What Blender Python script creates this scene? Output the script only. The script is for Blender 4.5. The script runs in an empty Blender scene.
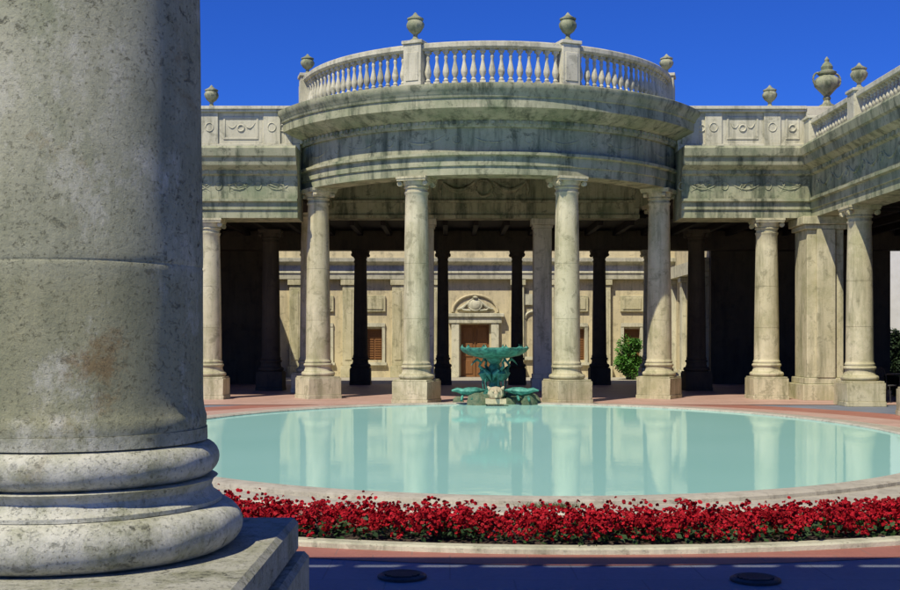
import bpy, math, random
from mathutils import Vector
random.seed(7)
sc=bpy.context.scene
COL=sc.collection
R=math.radians
# ------------------------------------------------------------------ materials
def newmat(name):
    m=bpy.data.materials.new(name); m.use_nodes=True
    nt=m.node_tree; nt.nodes.clear()
    return m,nt
def ramp(nt,src,stops):
    r=nt.nodes.new('ShaderNodeValToRGB')
    e=r.color_ramp.elements
    while len(e)>1: e.remove(e[-1])
    e[0].position=stops[0][0]; c=stops[0][1]; e[0].color=(c,c,c,1) if isinstance(c,(int,float)) else (*c,1)
    for p,c in stops[1:]:
        x=e.new(p); x.color=(c,c,c,1) if isinstance(c,(int,float)) else (*c,1)
    nt.links.new(src,r.inputs[0]); return r.outputs[0]
def noise(nt,vec,scale,detail=6,rough=.6,stretch=None,dist=0):
    if stretch:
        mp=nt.nodes.new('ShaderNodeMapping'); mp.inputs['Scale'].default_value=stretch
        nt.links.new(vec,mp.inputs[0]); vec=mp.outputs[0]
    n=nt.nodes.new('ShaderNodeTexNoise')
    n.inputs['Scale'].default_value=scale; n.inputs['Detail'].default_value=detail
    n.inputs['Roughness'].default_value=rough; n.inputs['Distortion'].default_value=dist
    nt.links.new(vec,n.inputs['Vector']); return n.outputs['Fac']
def mix(nt,fac,a,b,mode='MIX'):
    m=nt.nodes.new('ShaderNodeMix'); m.data_type='RGBA'; m.blend_type=mode
    def s(i,v):
        if isinstance(v,(tuple,list)): m.inputs[i].default_value=(*v,1)
        elif isinstance(v,(int,float)): m.inputs[i].default_value=v
        else: nt.links.new(v,m.inputs[i])
    s(0,fac); s(6,a); s(7,b); return m.outputs[2]
def math_(nt,op,a,b):
    m=nt.nodes.new('ShaderNodeMath'); m.operation=op
    for i,v in enumerate((a,b)):
        if isinstance(v,(int,float)): m.inputs[i].default_value=v
        else: nt.links.new(v,m.inputs[i])
    return m.outputs[0]
def finish(nt,color,rough=.85,bumpsrc=None,bstr=.4,bdist=.02,spec=.3,metal=0):
    p=nt.nodes.new('ShaderNodeBsdfPrincipled')
    o=nt.nodes.new('ShaderNodeOutputMaterial')
    if isinstance(color,tuple): p.inputs['Base Color'].default_value=(*color,1)
    else: nt.links.new(color,p.inputs['Base Color'])
    p.inputs['Roughness'].default_value=rough
    p.inputs['Specular IOR Level'].default_value=spec
    p.inputs['Metallic'].default_value=metal
    if bumpsrc is not None:
        b=nt.nodes.new('ShaderNodeBump'); b.inputs['Strength'].default_value=bstr; b.inputs['Distance'].default_value=bdist
        nt.links.new(bumpsrc,b.inputs['Height']); nt.links.new(b.outputs[0],p.inputs['Normal'])
    nt.links.new(p.outputs[0],o.inputs[0])
def stone(name,A,B,grime,gamt=.6,pit=.5,scale=1.0,moss=None,pitscale=22):
    m,nt=newmat(name)
    pos=nt.nodes.new('ShaderNodeNewGeometry'); v=pos.outputs['Position']
    n1=noise(nt,v,.9*scale,8,.65)
    c=mix(nt,ramp(nt,n1,[(.35,0.),(.65,1.)]),A,B)
    st=noise(nt,v,2.2*scale,8,.7,(1.6,1.6,.22))
    c=mix(nt,math_(nt,'MULTIPLY',ramp(nt,st,[(.48,0.),(.66,1.)]),gamt),c,grime)
    bl=noise(nt,v,3.3*scale,10,.72,None,.5)
    c=mix(nt,math_(nt,'MULTIPLY',ramp(nt,bl,[(.54,0.),(.62,1.)]),gamt*.7),c,tuple(g*.8 for g in grime))
    if moss:
        ms=noise(nt,v,1.1*scale,7,.7)
        c=mix(nt,math_(nt,'MULTIPLY',ramp(nt,ms,[(.50,0.),(.66,1.)]),.6),c,moss)
    sx=nt.nodes.new('ShaderNodeSeparateXYZ'); nt.links.new(pos.outputs['Normal'],sx.inputs[0])
    up=ramp(nt,sx.outputs['Z'],[(.45,0.),(.95,.45)])
    c=mix(nt,up,c,tuple(g*.9 for g in grime))
    pt=noise(nt,v,pitscale,6,.7,(1,1,1.8))
    pm=ramp(nt,pt,[(.60,0.),(.68,1.)])
    c=mix(nt,math_(nt,'MULTIPLY',pm,pit),c,tuple(g*.35 for g in grime))
    fn=noise(nt,v,60,4,.7)
    h=math_(nt,'SUBTRACT',math_(nt,'ADD',fn,bl),math_(nt,'MULTIPLY',pm,1.2))
    finish(nt,c,.88,h,.45,.012)
    return m
M_stone=stone('travertine',(.68,.62,.41),(.52,.47,.28),(.17,.165,.085),.65,.45,1,(.33,.32,.16))
M_ent=stone('weathered_travertine',(.47,.45,.29),(.33,.34,.20),(.085,.10,.06),.92,.55,.9,(.17,.22,.115))
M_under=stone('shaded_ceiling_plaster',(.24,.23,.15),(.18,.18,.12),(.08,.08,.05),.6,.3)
M_light=stone('pale_travertine',(.70,.66,.48),(.56,.53,.38),(.2,.2,.13),.65,.4,1)
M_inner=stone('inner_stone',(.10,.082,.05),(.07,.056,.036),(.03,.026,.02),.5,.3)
M_ochre=stone('ochre_plaster',(.70,.60,.37),(.58,.50,.31),(.26,.23,.15),.6,.3)
M_floor=stone('rim_stone',(.60,.56,.44),(.46,.43,.34),(.24,.21,.16),.6,.5,1.4)
def fore_stone(name,dk=1.0):
    m,nt=newmat(name)
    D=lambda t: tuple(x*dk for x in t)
    pos=nt.nodes.new('ShaderNodeNewGeometry'); v=pos.outputs['Position']
    sz=nt.nodes.new('ShaderNodeSeparateXYZ'); nt.links.new(v,sz.inputs[0])
    n1=noise(nt,v,1.6,9,.7)
    c=mix(nt,ramp(nt,n1,[(.32,0.),(.68,1.)]),D((.31,.31,.19)),D((.47,.46,.32)))
    # olive tint of the lower drum, whiter weathered base rings
    edge=noise(nt,v,5,6,.7)
    zz=math_(nt,'ADD',sz.outputs['Z'],math_(nt,'MULTIPLY',math_(nt,'SUBTRACT',edge,.5),.25))
    c=mix(nt,ramp(nt,math_(nt,'DIVIDE',zz,4.0),[(.33,0.),(.345,.45),(.47,.45),(.505,0.)]),c,D((.30,.28,.13)))
    st=noise(nt,v,3,9,.75,(1.2,1.2,.35))
    c=mix(nt,ramp(nt,st,[(.44,0.),(.70,.75)]),c,D((.185,.195,.115)))
    gr=noise(nt,v,1.1,6,.65,(1,1,.8),.4)
    c=mix(nt,ramp(nt,gr,[(.50,0.),(.68,.6)]),c,D((.20,.235,.12)))
    oc=noise(nt,v,2.6,8,.75,None,.6)
    c=mix(nt,ramp(nt,oc,[(.58,0.),(.68,.55)]),c,D((.27,.20,.085)))
    wh=noise(nt,v,2.4,10,.8,(1,1,.6))
    whm=ramp(nt,wh,[(.51,0.),(.64,.75)])
    c=mix(nt,whm,c,D((.66,.64,.51)))
    base=ramp(nt,math_(nt,'DIVIDE',zz,4.0),[(.315,.6),(.335,0.)])
    wb=ramp(nt,noise(nt,v,6,9,.75),[(.38,0.),(.56,1.)])
    c=mix(nt,math_(nt,'MULTIPLY',base,wb),c,D((.70,.68,.56)))
    vd=nt.nodes.new('ShaderNodeVectorMath'); vd.operation='DISTANCE'; vd.inputs[1].default_value=(-1.27,4.16,1.60)
    nt.links.new(v,vd.inputs[0])
    dn=math_(nt,'ADD',vd.outputs['Value'],math_(nt,'MULTIPLY',math_(nt,'SUBTRACT',noise(nt,v,9,8,.8),.5),.75))
    c=mix(nt,ramp(nt,dn,[(.0,.75),(.12,0.)]),c,D((.24,.155,.06)))
    cl=ramp(nt,noise(nt,v,1.9,5,.65),[(.42,0.08),(.60,1.)])
    sp=noise(nt,v,17,9,.78,(1,1,1.4),.35)
    spm=math_(nt,'MULTIPLY',ramp(nt,sp,[(.575,0.),(.635,1.)]),cl)
    c=mix(nt,math_(nt,'MULTIPLY',spm,.72),c,D((.07,.07,.042)))
    sp2=noise(nt,v,62,6,.78)
    pm2=ramp(nt,sp2,[(.57,0.),(.66,1.)])
    c=mix(nt,math_(nt,'MULTIPLY',pm2,.5),c,D((.11,.11,.07)))
    fn=noise(nt,v,38,9,.8)
    h=math_(nt,'SUBTRACT',math_(nt,'ADD',fn,st),math_(nt,'ADD',math_(nt,'MULTIPLY',spm,1.0),math_(nt,'MULTIPLY',pm2,.5)))
    finish(nt,c,.92,h,.75,.012)
    return m
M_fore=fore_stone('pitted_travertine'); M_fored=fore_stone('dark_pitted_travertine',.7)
def simple(name,A,B,scale=5,rough=.7,bstr=.3,spec=.3,metal=0,stretch=None,lo=.35,hi=.65,bd=.01):
    m,nt=newmat(name)
    pos=nt.nodes.new('ShaderNodeNewGeometry')
    n=noise(nt,pos.outputs['Position'],scale,7,.65,stretch)
    c=mix(nt,ramp(nt,n,[(lo,0.),(hi,1.)]),A,B)
    finish(nt,c,rough,n,bstr,bd,spec,metal); return m
M_wood=simple('dark_wood',(.045,.026,.015),(.09,.05,.028),6,.6,stretch=(6,1,1))
M_ceil=simple('dark_ceiling',(.016,.011,.008),(.026,.018,.013),4,.8)
M_door=simple('brown_door_paint',(.20,.09,.03),(.27,.13,.05),5,.5,stretch=(8,8,.6))
M_bronze=simple('verdigris_bronze',(.02,.11,.085),(.10,.37,.27),9,.6,.6,.4,.2)
M_rock=simple('mossy_rock',(.045,.10,.055),(.17,.19,.11),6,.8,.9,bd=.05)
M_leaf=simple('leaf_green',(.016,.04,.010),(.04,.085,.022),14,.6)
M_leafd=simple('shrub_green',(.035,.11,.012),(.09,.25,.03),7,.55)
M_weed=simple('dull_weed_green',(.07,.09,.03),(.12,.13,.05),9,.8)
M_hedge=simple('hedge_green',(.010,.022,.007),(.022,.045,.012),7,.7)
M_red=simple('red_petals',(.22,.004,.008),(.50,.012,.024),5,.7,.2,.15)
M_soil=simple('dark_soil',(.04,.025,.018),(.07,.05,.035),12,.95,.8)
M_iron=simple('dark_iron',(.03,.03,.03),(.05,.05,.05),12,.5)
M_terra=simple('terracotta',(.32,.13,.07),(.40,.19,.1),8,.8)
M_white=simple('white_plaster',(.82,.80,.70),(.72,.70,.60),2,.8)
M_gravel=simple('gravel',(.22,.20,.17),(.32,.29,.24),1.5,.95)
M_glass=simple('dark_glass',(.02,.022,.02),(.03,.03,.03),2,.15,.05,.5)
def paving(name,A,B,mort,bw,bh,rough=.6,ms=.008):
    m,nt=newmat(name)
    pos=nt.nodes.new('ShaderNodeNewGeometry'); v=pos.outputs['Position']
    br=nt.nodes.new('ShaderNodeTexBrick'); nt.links.new(v,br.inputs['Vector'])
    br.inputs['Color1'].default_value=(*A,1); br.inputs['Color2'].default_value=(*B,1); br.inputs['Mortar'].default_value=(*mort,1)
    br.inputs['Scale'].default_value=1; br.inputs['Brick Width'].default_value=bw; br.inputs['Row Height'].default_value=bh
    br.inputs['Mortar Size'].default_value=ms; br.inputs['Mortar Smooth'].default_value=.3
    n=noise(nt,v,1.1,8,.7); n2=noise(nt,v,25,5,.7)
    c=mix(nt,ramp(nt,n,[(.35,0.),(.7,.55)]),br.outputs['Color'],tuple(a*.6 for a in A))
    c=mix(nt,ramp(nt,n2,[(.4,0.),(.75,.3)]),c,tuple(min(1,a*1.5) for a in A))
    finish(nt,c,rough,math_(nt,'SUBTRACT',n2,br.outputs['Fac']),.3,.006,.4); return m
M_pink=paving('pale_red_stone_paving',(.42,.26,.20),(.48,.32,.26),(.33,.24,.19),.6,.3)
M_red_p=paving('red_stone_paving',(.30,.115,.08),(.35,.15,.11),(.24,.13,.1),.6,.3)
M_grey=paving('grey_stone_paving',(.15,.17,.21),(.18,.20,.24),(.12,.13,.16),.9,.9)
def water():
    m,nt=newmat('milky_pool_water')
    pos=nt.nodes.new('ShaderNodeNewGeometry'); v=pos.outputs['Position']
    big=noise(nt,v,.25,3,.5)
    c=mix(nt,big,(.27,.53,.46),(.34,.60,.53))
    d=nt.nodes.new('ShaderNodeBsdfDiffuse'); nt.links.new(c,d.inputs[0])
    g=nt.nodes.new('ShaderNodeBsdfGlossy'); g.inputs['Roughness'].default_value=.04
    g.inputs['Color'].default_value=(.9,1,.97,1)
    w=noise(nt,v,3.6,4,.55)
    b=nt.nodes.new('ShaderNodeBump'); b.inputs['Strength'].default_value=.07; b.inputs['Distance'].default_value=.02
    nt.links.new(w,b.inputs['Height']); nt.links.new(b.outputs[0],g.inputs['Normal'])
    mx=nt.nodes.new('ShaderNodeMixShader')
    lw=nt.nodes.new('ShaderNodeLayerWeight'); lw.inputs['Blend'].default_value=.35
    f=ramp(nt,lw.outputs['Facing'],[(0,.04),(.6,.22),(1.,.60)])
    nt.links.new(f,mx.inputs[0]); nt.links.new(d.outputs[0],mx.inputs[1]); nt.links.new(g.outputs[0],mx.inputs[2])
    o=nt.nodes.new('ShaderNodeOutputMaterial'); nt.links.new(mx.outputs[0],o.inputs[0]); return m
M_water=water()
# ------------------------------------------------------------------ mesh builder
class MB:
    def __init__(s): s.v=[]; s.f=[]; s.mi=[]
    def add(s,vs,fs,mi=0):
        o=len(s.v); s.v+= [tuple(p) for p in vs]; s.f+=[tuple(i+o for i in f) for f in fs]; s.mi+=[mi]*len(fs)
    def box(s,x0,x1,y0,y1,z0,z1,mi=0):
        s.add([(x0,y0,z0),(x1,y0,z0),(x1,y1,z0),(x0,y1,z0),(x0,y0,z1),(x1,y0,z1),(x1,y1,z1),(x0,y1,z1)],
              [(0,3,2,1),(4,5,6,7),(0,1,5,4),(1,2,6,5),(2,3,7,6),(3,0,4,7)],mi)
    def rbox(s,cx,cy,ang,w,d,z0,z1,mi=0):
        ca,sa=math.cos(ang),math.sin(ang)
        P=[]
        for z in (z0,z1):
            for x,y in ((-w/2,-d/2),(w/2,-d/2),(w/2,d/2),(-w/2,d/2)):
                P.append((cx+x*ca-y*sa,cy+x*sa+y*ca,z))
        s.add(P,[(0,3,2,1),(4,5,6,7),(0,1,5,4),(1,2,6,5),(2,3,7,6),(3,0,4,7)],mi)
    def lathe(s,prof,cx=0,cy=0,n=32,cap=True,closed=False,mi=0,ax=1,ay=1,wob=None):
        P=[];F=[];k=len(prof)
        for i in range(n):
            a=2*math.pi*i/n
            for r,z in prof:
                rr=r*(1+(wob(a,z) if wob else 0))
                P.append((cx+rr*ax*math.cos(a),cy+rr*ay*math.sin(a),z))
        for i in range(n):
            j=(i+1)%n
            for q in range(k if closed else k-1):
                t=(q+1)%k
                F.append((i*k+q,j*k+q,j*k+t,i*k+t))
        if cap and not closed:
            if prof[0][0]>1e-6: F.append(tuple(i*k for i in range(n-1,-1,-1)))
            if prof[-1][0]>1e-6: F.append(tuple(i*k+k-1 for i in range(n)))
        s.add(P,F,mi)
    def esweep(s,cx,cy,a,b,prof,t0,t1,n,closedprof=False,mi=0):
        P=[];F=[];k=len(prof); full=abs(t1-t0-2*math.pi)<1e-6
        m=n if full else n+1
        for i in range(m):
            t=t0+(t1-t0)*i/n
            for d,z in prof: P.append((cx+(a+d)*math.sin(t),cy-(b+d)*math.cos(t),z))
        for i in range(n):
            j=(i+1)%m
            for q in range(k if closedprof else k-1):
                u=(q+1)%k
                F.append((i*k+q,j*k+q,j*k+u,i*k+u)[::-1])
        if closedprof and not full:
            F.append(tuple(range(k))); F.append(tuple((m-1)*k+q for q in range(k-1,-1,-1)))
        s.add(P,F,mi)
    def tube(s,pts,rad,n=8,mi=0,flat=1.0):
        P=[];F=[];m=len(pts)
        pts=[Vector(p) for p in pts]
        for i,p in enumerate(pts):
            t=(pts[min(i+1,m-1)]-pts[max(i-1,0)]).normalized()
            u=t.cross(Vector((0,0,1)))
            if u.length<.05: u=t.cross(Vector((0,1,0)))
            u.normalize(); w=u.cross(t)
            r=rad[i] if isinstance(rad,(list,tuple)) else rad
            for q in range(n):
                a=2*math.pi*q/n
                P.append(p+u*r*math.cos(a)+w*r*flat*math.sin(a))
        for i in range(m-1):
            for q in range(n):
                F.append((i*n+q,i*n+(q+1)%n,(i+1)*n+(q+1)%n,(i+1)*n+q))
        F.append(tuple(range(n-1,-1,-1))); F.append(tuple((m-1)*n+q for q in range(n)))
        s.add(P,F,mi)
    def extrude_x(s,prof,x0,x1,mi=0):
        k=len(prof); P=[(x0,y,z) for y,z in prof]+[(x1,y,z) for y,z in prof]
        F=[(q,(q+1)%k,k+(q+1)%k,k+q) for q in range(k)]+[tuple(range(k-1,-1,-1)),tuple(range(k,2*k))]
        s.add(P,F,mi)
    def extrude_y(s,prof,y0,y1,mi=0):
        k=len(prof); P=[(x,y0,z) for x,z in prof]+[(x,y1,z) for x,z in prof]
        F=[(q,k+q,k+(q+1)%k,(q+1)%k) for q in range(k)]+[tuple(range(k)),tuple(range(2*k-1,k-1,-1))]
        s.add(P,F,mi)
    def mesh(s,name,mats,org=(0,0,0),smooth=True,ang=35):
        me=bpy.data.meshes.new(name)
        me.from_pydata([(a-org[0],b-org[1],c-org[2]) for a,b,c in s.v],[],s.f)
        if not isinstance(mats,(list,tuple)): mats=[mats]
        for mt in mats: me.materials.append(mt)
        if len(mats)>1: me.polygons.foreach_set('material_index',s.mi)
        import bmesh
        bm=bmesh.new(); bm.from_mesh(me); bmesh.ops.recalc_face_normals(bm,faces=bm.faces); bm.to_mesh(me); bm.free()
        if smooth:
            me.polygons.foreach_set('use_smooth',[True]*len(me.polygons)); me.set_sharp_from_angle(angle=R(ang))
        me.update(); return me
def link(o): COL.objects.link(o); return o
def obj(name,me,loc=(0,0,0),parent=None,rotz=0):
    o=bpy.data.objects.new(name,me); o.location=loc; o.rotation_euler=(0,0,rotz)
    if parent: o.parent=parent
    return link(o)
def bev(o,w=.012,seg=1):
    m=o.modifiers.new('bevel','BEVEL'); m.width=w; m.segments=seg; m.limit_method='ANGLE'; m.angle_limit=R(50); return o
def tag(o,label,cat,group=None):
    o['label']=label; o['category']=cat
    if group: o['group']=group
    return o
def empty(name,loc,label,cat,group=None):
    e=bpy.data.objects.new(name,None); e.location=loc; e.empty_display_size=.3; link(e); return tag(e,label,cat,group)
def part(mb,name,mat,par,smooth=True,bevel=None,label=None):
    w=par.location if par.parent is None else par.location+par.parent.location
    me=mb.mesh(name,mat,org=tuple(w),smooth=smooth)
    o=obj(name,me,(0,0,0),par)
    if bevel: bev(o,bevel)
    if label: o['label']=label
    return o
# ------------------------------------------------------------------ columns
def torus_prof(r,z0,z1,n=8):
    h=(z1-z0)/2; zc=(z0+z1)/2
    return [(r+h*math.cos(-math.pi/2+math.pi*i/n),zc+h*math.sin(-math.pi/2+math.pi*i/n)) for i in range(n+1)]
CM={}
def column(par,x,y,ztop,r=.355,mat=M_stone,rotz=0,bh=1.02,z0=0.0):
    key=(round(ztop,2),r,mat.name,bh)
    if key not in CM:
        h=ztop
        s=MB(); ch=.38
        zt=h-ch
        pr=[(r*1.08,bh),(r*1.08,bh+.04),(r*1.03,bh+.06),(r*1.005,bh+.09),(r*1.0,bh+.13)]
        for i in range(1,13):
            t=i/12; rr=r*(1-.15*t**1.6); zz=bh+.10+(zt-bh-.18)*t
            if i in (3,7): pr+=[(rr,zz-.02),(rr,zz),(rr-.006,zz+.005),(rr-.006,zz+.010),(rr,zz+.015),(rr,zz+.035)]
            else: pr.append((rr,zz))
        pr+= [(r*.90,zt-.05),(r*.93,zt-.02),(r*.93,zt)]
        s.lathe(pr,n=28)
        b=MB(); q=r*1.42; ph=bh*.62
        b.box(-q*1.03,q*1.03,-q*1.03,q*1.03,0,.12)
        b.box(-q,q,-q,q,.12,ph*.93)
        b.box(-q*.95,q*.95,-q*.95,q*.95,ph*.93,ph)
        zz=ph; u=(bh-ph)
        prof=[(r*1.0,zz)]+torus_prof(r*1.17,zz+.001,zz+u*.36)+[(r*1.13,zz+u*.45),(r*1.07,zz+u*.58),(r*1.09,zz+u*.70)]+torus_prof(r*1.05,zz+u*.72,zz+u*.95)+[(r*1.04,bh)]
        b.lathe(prof,n=28)
        c=MB(); k=r*.85
        c.lathe([(k*1.0,zt),(k*1.0,zt+.08),(k*1.12,zt+.10),(k*1.12,zt+.13),(k*1.04,zt+.14),(k*1.30,zt+.25),(k*1.30,zt+.27)],n=28)
        c.box(-k*1.36,k*1.36,-k*1.36,k*1.36,zt+.27,zt+.32); c.box(-k*1.42,k*1.42,-k*1.42,k*1.42,zt+.32,zt+ch)
        for sx in (-1,1):
            for sy in (-1,1):
                cx=sx*k*1.2; cy=sy*k*1.1
                c.tube([(cx,cy-.10*(1 if sy>0 else 0),zt+.205),(cx,cy+.10*(1 if sy<0 else 0),zt+.205)],[.066,.066],n=12)
                c.tube([(cx,cy+ (0.012 if sy>0 else -.012),zt+.205),(cx,cy+(.02 if sy>0 else -.02),zt+.205)],[.03,.02],n=8)
        CM[key]=(s.mesh('column',mat),b.mesh('column_base',mat),c.mesh('capital',mat))
    a,b,c=CM[key]
    w=par.location
    o=obj('column',a,(x-w[0],y-w[1],z0-w[2]),par,rotz)
    bev(obj('column_base',b,(0,0,0),o)); obj('capital',c,(0,0,0),o)
    return o
# ------------------------------------------------------------------ urns
def urn_mesh(h,w,fancy=False):
    m=MB(); P=[(.30,0),(.30,.07),(.16,.12),(.12,.20),(.14,.26),(.34,.36),(.48,.50),(.50,.60),(.44,.68),(.40,.72),(.47,.75),(.47,.79),(.30,.84),(.16,.90),(.10,.95),(.03,1.0)]
    if fancy: P=[(.34,0),(.34,.05),(.20,.08),(.13,.14),(.18,.19),(.13,.23),(.30,.32),(.50,.42),(.55,.50),(.50,.56),(.40,.60),(.30,.63),(.40,.66),(.42,.69),(.24,.74),(.26,.80),(.18,.86),(.09,.90),(.11,.94),(.02,1.0)]
    m.lathe([(r*w,z*h) for r,z in P],n=20,wob=(lambda a,z: .04*math.cos(10*a) if .3*h<z<.65*h else 0))
    if fancy:
        for sg in (-1,1):
            m.tube([(sg*w*(.45+.25*math.sin(t)),0,h*(.42+.16*(1-math.cos(t))/2*1.6)) for t in [i*math.pi/8 for i in range(9)]],.03,n=6)
    return m.mesh('urn',M_ent)
U1=urn_mesh(.78,.46); U2=urn_mesh(.66,.40); U3=urn_mesh(1.45,.64,True); U4=urn_mesh(.62,.40)
def urn(me,x,y,z,label='round weathered stone urn on a balustrade pier',g='stone roof urns',rz=None):
    return tag(obj('stone_urn',me,(x,y,z),None,random.uniform(0,6) if rz is None else rz),label,'urn',g)
BAL={}
def baluster_mesh(h,mat=M_light):
    k=(h,mat.name)
    if k not in BAL:
        m=MB()
        m.box(-.075,.075,-.075,.075,0,.07*h)
        m.lathe([(.05,.07*h),(.065,.12*h),(.04,.17*h),(.085,.30*h),(.088,.38*h),(.05,.58*h),(.035,.70*h),(.05,.76*h),(.05,.80*h),(.038,.84*h),(.065,.92*h)],n=10,cap=False)
        m.box(-.075,.075,-.075,.075,.92*h,h)
        BAL[k]=m.mesh('baluster',mat)
    return BAL[k]
def swag(mb,p0,p1,drop,r,nrm=None,n=9):
    p0=Vector(p0);p1=Vector(p1)
    pts=[];rad=[]
    for i in range(n+1):
        t=i/n; p=p0.lerp(p1,t); p.z-=drop*4*t*(1-t); pts.append(p); rad.append(r*(.45+.75*math.sin(math.pi*t))*random.uniform(.7,1.2))
    mb.tube(pts,rad,n=7)
# ------------------------------------------------------------------ ground
def sheet(name,x0,x1,y0,y1,z,mat):
    m=MB(); m.add([(x0,y0,z),(x1,y0,z),(x1,y1,z),(x0,y1,z)],[(0,1,2,3)])
    o=obj(name,m.mesh(name,mat,smooth=False)); o['kind']='structure'; return o
sheet('ground',-600,600,-400,900,-.004,M_gravel)
sheet('pavement',-16,20,-6,42.6,.0,M_grey)
PX,PY,PA,PB=1.15,20.28,6.55,8.47      # water ellipse
BA,BB,BY=6.45,8.25,20.25              # border ellipse
m=MB(); m.esweep(PX,BY,BA,BB,[(-.02,.004),(3.42,.004)],0,2*math.pi,128)
o=obj('paved_ring',m.mesh('paved_ring',M_red_p,smooth=False)); o['kind']='structure'
m=MB(); m.esweep(PX,BY,BA,BB,[(.5,.008),(2.2,.008)],R(55),R(305),100)
o=obj('paved_walk',m.mesh('paved_walk',M_pink,smooth=False)); o['kind']='structure'
sheet('porch_floor',-14,20,29.2,42.4,.012,M_pink)
# ------------------------------------------------------------------ pool
pool=empty('pool',(PX,PY,0),'oval stone-rimmed pool of milky turquoise water','pool')
m=MB(); m.esweep(PX,PY,PA,PB,[(0,-.5),(0,.065),(.025,.085),(.33,.09),(.36,.075),(.36,.02)],0,2*math.pi,160)
part(m,'pool_rim',M_floor,pool)
m=MB(); m.esweep(PX,PY,PA,PB,[(.36,.02),(.36,.035),(.82,.03),(.84,.0)],0,2*math.pi,160)
part(m,'pool_step',M_floor,pool)
m=MB(); P=[(PX,PY,.045)]; n=160
for i in range(n):
    t=2*math.pi*i/n; P.append((PX+(PA+.01)*math.sin(t),PY-(PB+.01)*math.cos(t),.045))
m.add(P,[(0,i+1,(i+1)%n+1) for i in range(n)])
part(m,'water',M_water,pool,smooth=False)
m=MB(); m.add([(a,b,-.5) for a,b,_ in P],[(0,i+1,(i+1)%n+1) for i in range(n)])
part(m,'pool_bottom',M_floor,pool,smooth=False)
T0,T1=R(-54),R(54)
m=MB(); m.esweep(PX,BY,BA,BB,[(1.07,-.01),(1.07,.016),(2.08,.016),(2.08,-.01)],T0,T1,60,True)
o=obj('path',m.mesh('path',M_red_p,smooth=False)); o['kind']='structure'
bed=empty('flower_bed',(PX,BY-BB-2.5,0),'curved soil bed with a pale stone kerb around the pool','flower bed')
m=MB(); m.esweep(PX,BY,BA,BB,[(2.085,-.01),(2.085,.03),(2.5,.05),(2.83,.03),(2.83,-.01)],T0,T1,80,True)
part(m,'soil',M_soil,bed)
m=MB(); m.esweep(PX,BY,BA,BB,[(2.835,-.02),(2.835,.04),(2.85,.055),(2.97,.055),(2.99,.04),(2.99,-.02)],T0,T1,80,True)
part(m,'kerb',M_light,bed)
def plant_mesh(seed):
    rnd=random.Random(seed); m=MB()
    for i in range(40):
        a=rnd.uniform(0,6.28); rr=rnd.uniform(.02,.17); z=rnd.uniform(.02,.14)
        c=Vector((rr*math.cos(a),rr*math.sin(a),z)); u=Vector((rnd.uniform(-1,1),rnd.uniform(-1,1),rnd.uniform(-.3,.8))).normalized()
        w=u.cross(Vector((rnd.uniform(-1,1),rnd.uniform(-1,1),rnd.uniform(-1,1)))).normalized(); s=rnd.uniform(.022,.036)
        m.add([c-u*s,c+w*s*.6,c+u*s,c-w*s*.6],[(0,1,2,3)],0)
    heads=[(rnd.uniform(0,6.28),.16*math.sqrt(rnd.random()),rnd.uniform(.10,.25)) for _ in range(11)]
    for i in range(100):
        ha,hr,hz=rnd.choice(heads)
        c=Vector((hr*math.cos(ha)+rnd.gauss(0,.032),hr*math.sin(ha)+rnd.gauss(0,.032),hz+rnd.gauss(-.02,.032))); s=rnd.uniform(.011,.02)
        c.z=max(.05,c.z)
        for k in range(3):
            nrm=Vector((rnd.uniform(-1,1),rnd.uniform(-1,1),rnd.uniform(-.3,1))).normalized()
            u=nrm.orthogonal().normalized(); w=nrm.cross(u)
            cc=c+nrm*s*.4
            m.add([cc+(u*math.cos(t)+w*math.sin(t))*s for t in (0,1.26,2.51,3.77,5.03)],[(0,1,2,3,4)],1)
    return m.mesh('flowering_plant',[M_leaf,M_red],smooth=False)
PM=[plant_mesh(i) for i in range(12)]
for row,(d,sp) in enumerate(((2.25,.215),(2.47,.21),(2.69,.21))):
    t=R(-31); 
    while t<R(38):
        dx=(BA+d)*math.cos(t); dy=(BB+d)*math.sin(t); ds=math.hypot(dx,dy)
        t+=sp/ds*random.uniform(.75,1.25)
        dd=d+random.uniform(-.06,.06); s=random.uniform(.82,1.12)
        o=obj('flowering_plant',random.choice(PM),(PX+(BA+dd)*math.sin(t),BY-(BB+dd)*math.cos(t),.03),None,random.uniform(0,6.28))
        o.scale=(s*1.08,s*1.08,s)
        tag(o,'low red flowering begonia with green leaves in the curved bed','flower','red begonias in the pool border')
# ------------------------------------------------------------------ rotunda
CX,CY=1.09,35.2
rot=empty('rotunda',(CX,CY,0),'round colonnaded stone rotunda with heavy cornice and roof balustrade','rotunda')
def pol(r,a): return (CX+r*math.sin(a),CY-r*math.cos(a))
ZB=5.88
for a in (-60,-20.7,20.7,60,100,-100):
    x,y=pol(5.55,R(a)); column(rot,x,y,ZB,.345,M_stone,R(a))
ringp=[(5.15,ZB),(5.86,ZB),(5.86,ZB+.22),(5.90,ZB+.23),(5.90,ZB+.46),(5.99,ZB+.49),(5.99,ZB+.56),(5.88,ZB+.58),(5.15,ZB+.58)]
m=MB(); m.lathe(ringp,CX,CY,n=128,closed=True); part(m,'architrave',M_ent,rot)
m=MB(); m.lathe([(5.2,ZB+.58),(5.86,ZB+.581),(5.86,ZB+1.20),(5.2,ZB+1.20)],CX,CY,n=128,closed=True); part(m,'frieze',M_ent,rot)
m=MB()
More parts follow.
